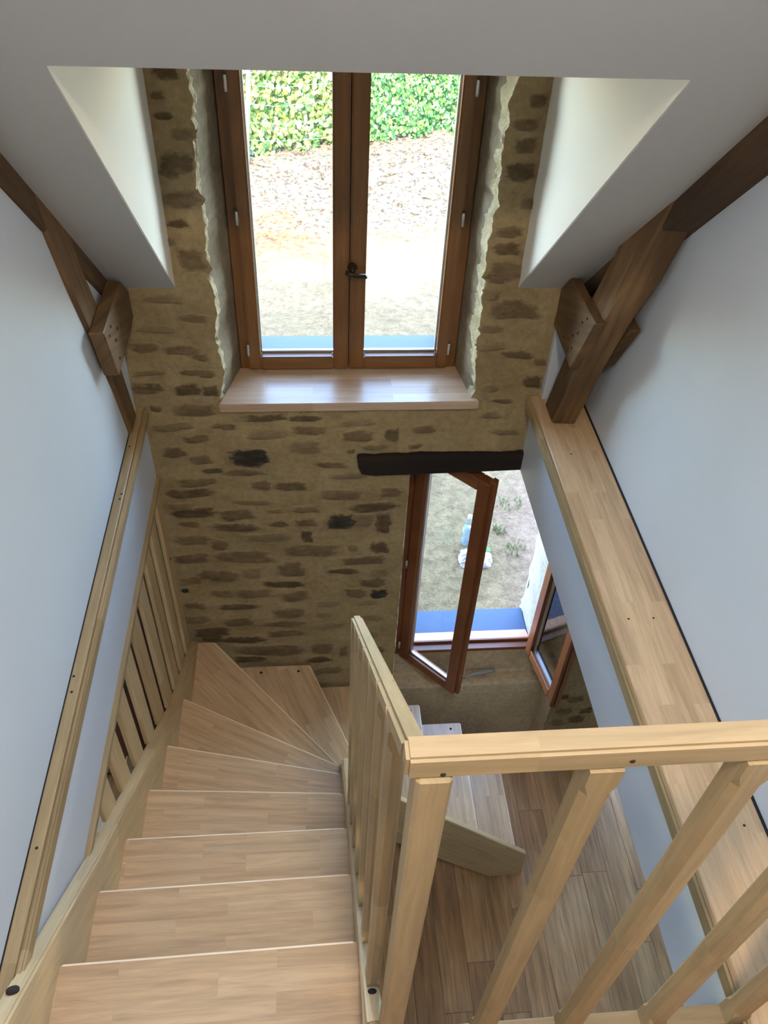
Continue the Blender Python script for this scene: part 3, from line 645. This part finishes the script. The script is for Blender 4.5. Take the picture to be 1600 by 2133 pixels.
hexa('handrail', [(.099, .51, rz(.51)-.05), (.131, .51, rz(.51)-.05), (.131, .51, rz(.51)), (.099, .51, rz(.51))],
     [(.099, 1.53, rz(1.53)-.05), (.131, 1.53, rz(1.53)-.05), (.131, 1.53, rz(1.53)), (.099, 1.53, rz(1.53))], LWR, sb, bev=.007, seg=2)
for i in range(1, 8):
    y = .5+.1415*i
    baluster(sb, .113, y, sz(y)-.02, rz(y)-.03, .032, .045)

# ------------------------------------------------------------------ small things indoors
fs_ = thing('folding_saw', (1.13, 3.27, ZN), 'grey handled folding saw lying on the lower window ledge', 'saw')
tube('handle', [(1.245, 3.29, ZN+.02), (1.19, 3.283, ZN+.022), (1.13, 3.272, ZN+.022), (1.09, 3.265, ZN+.02), (1.065, 3.258, ZN+.02), (1.045, 3.245, ZN+.018), (1.02, 3.235, ZN+.016)], [.012, .018, .019, .017, .014, .011, .008], GREYP, fs_)
tube('blade', [(1.02, 3.235, ZN+.016), (.98, 3.24, ZN+.013), (.93, 3.248, ZN+.011)], [.007, .007, .004], STEEL, fs_)
wp = thing('clothes_peg', (1.14, 3.245, ZN), 'small wooden clothes peg in front of the folding saw', 'peg')
beam('jaw', (1.09, 3.236, ZN+.008), (1.18, 3.244, ZN+.011), .009, .010, LW, wp, bev=.002)
beam('jaw', (1.09, 3.246, ZN+.008), (1.18, 3.254, ZN+.011), .009, .010, LW, wp, bev=.002)
tube('spring', [(1.13, 3.234, ZN+.012), (1.133, 3.246, ZN+.018), (1.136, 3.258, ZN+.012)], .003, STEEL, wp, n=6)
# behind the slats
door = thing('door_1', (-1.25, 2.98, ZF), 'dark red wooden door seen behind the slats', kind='structure')
box('door_leaf', -1.46, -.98, 2.975, 3.02, ZF+.01, -3.4, REDW, door, gd=(0, 0, 1))
for a in ((-1.41, -1.25), (-1.19, -1.03)):
    for zz in ((-5.3, -4.5), (-4.4, -3.5)): box('door_panel', a[0], a[1], 2.962, 2.98, zz[0], zz[1], REDW, door, gd=(0, 0, 1), bev=.008)
so_ = thing('wall_socket', (-1.36, 2.955, -5.3), 'white electric socket seen low down between the slats', 'socket')
box('plate', -1.42, -1.30, 2.945, 2.962, -5.36, -5.25, PLAST, so_, bev=.005, seg=2)
lathe('outlet', [(.034, 0), (.034, .004), (.028, .004), (.026, .002)], (-1.36, 2.946, -5.305), plain('socket_grey', (.5, .5, .5), .4), so_, axis=(0, -1, 0))
stl = thing('stool', (-1.16, 2.7, ZF), 'small pale wooden stool behind the slats', 'stool')
box('seat', -1.28, -1.04, 2.6, 2.84, -4.93, -4.895, LWR, stl, bev=.006)
for sx in (-1.25, -1.09):
    for sy in (2.62, 2.80): box('leg', sx, sx+.03, sy, sy+.03, ZF+.002, -4.93, LWR, stl, gd=(0, 0, 1))

# ------------------------------------------------------------------ garden
ZG = -5.6
def gh(x, y):
    v = Vector((x*.5, y*.5, 0)); h = .05*noise.noise(v)
    if y > 11: h += min(1, (y-11)/2)*(.06*noise.noise(Vector((x*2.5, y*2.5, 3)))+.04*noise.noise(Vector((x*7, y*7, 5))))
    return ZG+h
def ground_mat():
    m, nt, bs = newmat('dry_garden_ground'); L = nt.links
    ge = N(nt, 'NewGeometry'); P = ge.outputs['Position']
    sp = N(nt, 'SeparateXYZ'); L.new(P, sp.inputs[0])
    n1 = noise_n(nt, P, .9, 5, .6); n2 = noise_n(nt, P, 14, 6, .7); n3 = noise_n(nt, P, 70, 4, .7)
    straw = ramp(nt, n2, [(.3, (.072, .039, .013)), (.48, (.13, .079, .031)), (.7, (.19, .122, .055))])
    soil = ramp(nt, n2, [(.42, (.021, .013, .007)), (.47, (.082, .057, .031)), (.62, (.116, .086, .055))])
    rust = ramp(nt, n2, [(.36, (.034, .013, .003)), (.47, (.089, .042, .010)), (.62, (.123, .078, .031))])
    far = ramp(nt, sp.outputs[1], [(0, 0), (1, 1)])
    def step(v, a, b):
        mr = N(nt, 'MapRange'); mr.inputs[1].default_value = a; mr.inputs[2].default_value = b; L.new(v, mr.inputs[0]); return mr.outputs[0]
    wob = N(nt, 'Math', operation='MULTIPLY_ADD'); wob.inputs[1].default_value = 3.0; L.new(n1, wob.inputs[0]); L.new(sp.outputs[1], wob.inputs[2])
    bed = step(wob.outputs[0], 11.2, 12.2)
    xr_ = N(nt, 'Math', operation='MULTIPLY_ADD'); xr_.inputs[1].default_value = 1.5; L.new(n1, xr_.inputs[0]); L.new(sp.outputs[0], xr_.inputs[2])
    left = step(xr_.outputs[0], 1.5, .6)
    rz0 = step(wob.outputs[0], 10.3, 11.0); rz1 = step(wob.outputs[0], 12.6, 11.9)
    rm = N(nt, 'Math', operation='MULTIPLY'); L.new(rz0, rm.inputs[0]); L.new(rz1, rm.inputs[1])
    rm2 = N(nt, 'Math', operation='MULTIPLY'); L.new(rm.outputs[0], rm2.inputs[0]); L.new(left, rm2.inputs[1])
    col = mix(nt, bed, straw, soil); col = mix(nt, rm2.outputs[0], col, rust)
    # reddish dry patch to the right of the path near the house
    rx = step(xr_.outputs[0], 2.1, 2.7); ry = step(wob.outputs[0], 7.5, 6.4)
    r3 = N(nt, 'Math', operation='MULTIPLY'); L.new(rx, r3.inputs[0]); L.new(ry, r3.inputs[1])
    col = mix(nt, r3.outputs[0], col, ramp(nt, n2, [(.3, (.126, .060, .036)), (.6, (.198, .120, .075))]))
    grn = ramp(nt, noise_n(nt, P, 2.2, 4, .6), [(.60, 0), (.72, .35)])
    col = mix(nt, grn, col, (.078, .099, .042))
    col = mix(nt, 1, col, ramp(nt, n3, [(.3, .75), (.6, 1.1)]), 'MULTIPLY')
    L.new(col, bs.inputs['Base Color']); bs.inputs['Roughness'].default_value = 1
    bump(nt, bs, mix(nt, .4, n2, n3), .6, .03)
    return m
GROUND = ground_mat()
gv, gf = [], []
xs = [-14+28.*i/60 for i in range(61)] 
xs = sorted(set([-14, -11, -8, -6]+[-5+.1*i for i in range(116)]+[7.5, 9, 12, 16]))
ys = [YO-.02+.12*i for i in range(40)]+[8.6+.1*i for i in range(95)]+[18.4, 19.5, 21, 24, 28, 34]
for y in ys:
    for x in xs: gv.append((x, y, gh(x, y)))
n = len(xs)
for j in range(len(ys)-1):
    for i in range(n-1): gf.append([j*n+i, j*n+i+1, (j+1)*n+i+1, (j+1)*n+i])
tag(solid('ground', gv, gf, GROUND, smooth=True), 'dry garden ground outside the windows', kind='structure')
# straw lying on the ground near the house
sv, sf = [], []
rs = random.Random(3)
for i in range(26000):
    y = rs.uniform(4.0, 9.8); x = rs.uniform(.0, 3.6) if y < 7.2 else rs.uniform(-1.2, 2.6)
    a = rs.uniform(0, 6.28); l = rs.uniform(.02, .075); wdt = rs.uniform(.0012, .0028)
    dx, dy = math.cos(a)*l, math.sin(a)*l; z0 = gh(x, y)
    z1 = z0+rs.uniform(.0, .022); b = len(sv)
    sv += [(x-dy/l*wdt, y+dx/l*wdt, z0+.004), (x+dy/l*wdt, y-dx/l*wdt, z0+.004), (x+dx, y+dy, z1+.006)]
    sf.append([b, b+1, b+2])
def straw_mat():
    m, nt, bs = newmat('dry_straw'); ge = N(nt, 'NewGeometry')
    c = ramp(nt, ge.outputs['Random Per Island'], [(0, (.09, .054, .02)), (.5, (.145, .098, .045)), (.93, (.20, .145, .075)), (1, (.065, .085, .027))])
    nt.links.new(c, bs.inputs['Base Color']); bs.inputs['Roughness'].default_value = .9; return m
tag(solid('straw', sv, sf, straw_mat()), 'dry straw lying on the ground below the windows', 'straw', kind='stuff')
# clods on the dug bed
cv, cf = [], []
for i in range(900):
    y = rs.uniform(11.8, 16.2); x = rs.uniform(-2.2, 4.2); r = rs.uniform(.02, .075)*(1 if rs.random() < .8 else 1.5); b = len(cv); z = gh(x, y)
    for d in ((1, 0, 0), (-1, 0, 0), (0, 1, 0), (0, -1, 0), (0, 0, .7), (0, 0, -.5)):
        k = r*rs.uniform(.7, 1.3); cv.append((x+d[0]*k+rs.uniform(-.3, .3)*r, y+d[1]*k+rs.uniform(-.3, .3)*r, z+d[2]*k))
    for f in ((0, 2, 4), (2, 1, 4), (1, 3, 4), (3, 0, 4), (2, 0, 5), (1, 2, 5), (3, 1, 5), (0, 3, 5)): cf.append([b+t for t in f])
tag(solid('soil_clods', cv, cf, GROUND), 'clods of dry soil on the dug bed before the hedge', 'soil', kind='stuff')
# climbing bean plants
def leaf_mat(name, stops):
    m, nt, bs = newmat(name); ge = N(nt, 'NewGeometry')
    c = ramp(nt, ge.outputs['Random Per Island'], stops); nt.links.new(c, bs.inputs['Base Color']); bs.inputs['Roughness'].default_value = .5
    tl_ = N(nt, 'BsdfTranslucent'); nt.links.new(c, tl_.inputs[0]); mx = N(nt, 'MixShader'); mx.inputs[0].default_value = .35
    nt.links.new(bs.outputs[0], mx.inputs[1]); nt.links.new(tl_.outputs[0], mx.inputs[2]); nt.links.new(mx.outputs[0], nt.nodes['Material Output'].inputs[0])
    return m
LEAFY = leaf_mat('yellowing_bean_leaves', [(0, (.03, .08, .02)), (.3, (.07, .15, .03)), (.6, (.14, .22, .04)), (.76, (.26, .26, .05)), (.87, (.34, .24, .07)), (.93, (.26, .14, .07)), (.96, (.6, .6, .42))])
LEAFG = leaf_mat('green_bean_leaves', [(0, (.02, .08, .02)), (.5, (.05, .16, .03)), (.8, (.10, .23, .04)), (.95, (.22, .28, .07)), (1, (.5, .5, .34))])
def foliage(name, cx, cy, rx, ry, h, cnt, size, mat, parent, seed):
    r = random.Random(seed); vs, fs = [], []
    for i in range(cnt):
        u = r.random(); z = h*u; sp_ = 1.0 if z > .15 else .8
        a = r.uniform(0, 6.28); q_ = math.sqrt(r.random())
        x = cx+rx*q_*math.cos(a)*sp_; y = cy+ry*q_*math.sin(a)*sp_; s = size*r.uniform(.55, 1.25)
        nrm = Vector((r.uniform(-.7, .7), -r.uniform(.1, 1), r.uniform(.1, 1))).normalized()
        t = nrm.cross(Vector((r.uniform(-1, 1), .2, r.uniform(-.6, .6)))).normalized(); bt = nrm.cross(t)
        c = Vector((x, y, gh(x, y)+.02+z)); b = len(vs)
        for (p_, q2, dn) in ((-1, 0, 0), (-.25, .62, -.12), (.55, .42, -.1), (1.05, 0, -.2), (.55, -.42, -.1), (-.25, -.62, -.12)):
            vs.append(c+t*p_*s+bt*q2*s+nrm*dn*s)
        fs += [[b, b+1, b+2, b+3], [b, b+3, b+4, b+5]]
    return solid(name, vs, fs, mat, parent)
plants = [(-2.6, 15.6, 0), (-1.75, 15.6, 0), (-.95, 15.5, 0), (-.2, 15.8, 0), (.55, 16.05, 0), (1.3, 16.35, 1), (2.05, 16.7, 1), (2.8, 17.0, 1), (3.6, 17.35, 1), (4.4, 17.8, 1)]
labs = ['yellowing bean plant at the left end of the garden row', 'yellowing bean plant just left of the pale wooden stake', 'yellowing bean plant directly behind the pale wooden stake',
        'yellowing bean plant in the middle of the left window pane', 'yellowing bean plant at the right edge of the left window pane', 'dense green bean plant at the left edge of the right window pane',
        'dense green bean plant in the middle of the right window pane', 'dense green bean plant at the right edge of the right window pane', 'dense green bean plant second from the right end of the garden row', 'dense green bean plant at the right end of the garden row']
for i, (x, y, g) in enumerate(plants):
    t = thing('bean_plant', (x, y, ZG), labs[i], 'plant', 'bean plants in the garden row')
    foliage('foliage', x, y, .55, .42, 2.3, 1700 if not g else 2200, .062 if not g else .052, LEAFG if g else LEAFY, t, i*11+5)
    for k in range(4):
        xx = x-.3+.2*k
        tube('stem', [(xx, y, gh(xx, y)-.02), (xx+.05, y-.03, ZG+.8), (xx-.04, y+.02, ZG+1.6), (xx+.02, y, ZG+2.3)], .012, LEAFY, t, n=5)
# stake and green net
gp = tube('garden_stake', [(-1.08, 14.9, ZG-.05), (-1.04, 14.92, ZG+.6), (-.97, 14.93, ZG+1.2), (-.90, 14.95, ZG+2.3)], [.045, .042, .04, .035], POLEW)
tag(gp, 'pale wooden stake standing before the bean plants', 'stake')
NET = plain('green_net_cord', (.05, .45, .25), .5)
gn = thing('garden_net', (-.4, 14.95, ZG), 'green cord garden net strung from the wooden stake', 'net')
for k in range(6):
    z = ZG+.12+.3*k
    tube('cord', [(-1.04+.02*k, 14.92, z), (-.5, 15.0, z-.03-.01*k), (.15, 15.2, z-.05), (.7, 15.45, z-.08)], .004, NET, gn, n=5)
for (x, y, s, lab) in ((.9, 15.75, 1, 'bright green leafy seedling at the foot of the bean row'), (-1.35, 14.7, .8, 'small green seedling at the foot of the wooden stake')):
    t = thing('seedling', (x, y, ZG), lab, 'plant'); foliage('foliage', x, y, .22*s, .2*s, .32*s, 60, .08, LEAFG, t, int(x*100)); tube('stem', [(x, y, ZG-.02), (x, y, ZG+.2)], .012, LEAFG, t, n=5)
# grass tufts near the house
TUFT = leaf_mat('grass_blades', [(0, (.07, .11, .035)), (.6, (.11, .135, .055)), (1, (.15, .145, .075))])
for (x, y, r_, lab) in ((1.905, 5.238, .12, 'green grass tuft right of the plastic bag'), (1.975, 5.9, .13, 'green grass tuft furthest out on the dry ground'), (1.80, 5.5, .07, 'faint small grass tuft between the two green ones')):
    t = thing('grass_tuft', (x, y, ZG), lab, 'grass'); r2 = random.Random(int(x*50)); vs, fs = [], []
    for k in range(30):
        a = r2.uniform(0, 6.28); q_ = r_*math.sqrt(r2.random()); px_, py_ = x+q_*math.cos(a), y+q_*math.sin(a)*.8; zz = gh(px_, py_); h = r2.uniform(.03, .08); b = len(vs); dx = r2.uniform(-.04, .04); dy = r2.uniform(-.04, .04)
        vs += [(px_-.006, py_, zz), (px_+.006, py_, zz), (px_+dx+.003, py_+dy, zz+h), (px_+dx-.003, py_+dy, zz+h)]; fs.append([b, b+1, b+2, b+3])
    solid('blades', vs, fs, TUFT, t)
# bottle
bt = thing('bottle', (1.442, 5.346, gh(1.442, 5.346)), 'clear plastic water bottle with white cap standing on the dry ground', 'bottle')
bz = gh(1.442, 5.346)+.004
def clear_mat(name, col, f):
    m, nt, bs = newmat(name); nt.nodes.remove(bs); tr_ = N(nt, 'BsdfTransparent'); tr_.inputs[0].default_value = (*col, 1)
    gl = N(nt, 'BsdfPrincipled'); gl.inputs['Base Color'].default_value = (.25, .29, .31, 1); gl.inputs['Roughness'].default_value = .1
    mx = N(nt, 'MixShader'); mx.inputs[0].default_value = f; nt.links.new(tr_.outputs[0], mx.inputs[1]); nt.links.new(gl.outputs[0], mx.inputs[2]); nt.links.new(mx.outputs[0], nt.nodes['Material Output'].inputs[0]); return m
lathe('body', [(.04, 0), (.05, .012), (.05, .09), (.046, .10), (.05, .11), (.05, .22), (.042, .26), (.02, .32), (.016, .335), (.016, .345)], (1.442, 5.346, bz), clear_mat('clear_plastic', (.88, .93, .95), .22), bt, n=18)
lathe('cap', [(.02, .335), (.021, .34), (.021, .37), (.018, .374)], (1.442, 5.346, bz), plain('white_cap', (.35, .36, .36), .5), bt, n=14)
lathe('label', [(.0508, .11), (.0508, .20)], (1.442, 5.346, bz), clear_mat('pale_blue_label', (.75, .82, .92), .5), bt, n=18)
lathe('water', [(.038, .004), (.047, .014), (.047, .06)], (1.442, 5.346, bz), clear_mat('water', (.8, .92, .97), .35), bt, n=18)
# bag
bgz = gh(1.5, 5.13)
bag = thing('plastic_bag', (1.5, 5.13, bgz), 'crumpled white and pink plastic bag lying beside the bottle', 'bag')
vs, fs = [], []
nb = 13
for j in range(nb):
    for i in range(nb):
        u, v = i/(nb-1)*2-1, j/(nb-1)*2-1
        x = 1.50+u*.165*(1-.18*v*v)+.03*noise.noise(Vector((u*2, v*2, 4))); y = 5.13+v*.13*(1-.15*u*u)+.03*noise.noise(Vector((u*2, v*2, 9)))
        h = .085*max(0, 1-u*u)*max(0, 1-v*v)+.03*abs(noise.noise(Vector((u*3, v*3, 1))))
        vs.append((x, y, bgz+.006+h))
for j in range(nb-1):
    for i in range(nb-1): fs.append([j*nb+i, j*nb+i+1, (j+1)*nb+i+1, (j+1)*nb+i])
def bag_mat():
    m, nt, bs = newmat('crumpled_bag_film'); co = objco(nt, rnd=False)
    c = ramp(nt, noise_n(nt, co, 9, 2), [(.4, (.19, .18, .20)), (.55, (.19, .13, .16)), (.65, (.22, .22, .22))])
    nt.links.new(c, bs.inputs['Base Color']); bs.inputs['Roughness'].default_value = .3; return m
solid('film', vs, fs, bag_mat(), bag)
vs2 = [(1.58, 5.17, bgz+.06), (1.66, 5.2, bgz+.035), (1.655, 5.255, bgz+.03), (1.59, 5.25, bgz+.055), (1.62, 5.21, bgz+.085)]
solid('green_print', vs2, [[0, 1, 4], [1, 2, 4], [2, 3, 4], [3, 0, 4]], plain('green_film', (.06, .2, .04), .35), bag)


# ------------------------------------------------------------------ pendant lamp added out of view as fill light
LPX, LPY, LPZ = .22, -.2, .95
lp = thing('added_pendant_lamp', (LPX, LPY, LPZ), 'white dome pendant lamp added out of view above the top of the stairs', 'lamp')
prof = [(.045, .20), (.06, .19), (.12, .15), (.18, .08), (.21, .0), (.20, .0), (.17, .075), (.11, .135), (.05, .17), (.02, .18)]
lathe('shade', prof, (LPX, LPY, LPZ), plain('white_enamel', (.8, .78, .72), .4), lp, n=28)
tube('cord', [(LPX, LPY, LPZ+.19), (LPX, LPY, LPZ+.62)], .006, PLAST, lp, n=6)
ll = bpy.data.lights.new('added_pendant_light', 'AREA'); ll.shape = 'DISK'; ll.size = .28*S; ll.energy = 7.5; ll.color = (1, .86, .67)
lo = bpy.data.objects.new('added_pendant_light', ll); C.objects.link(lo); lo.location = W(LPX, LPY, LPZ+.03)
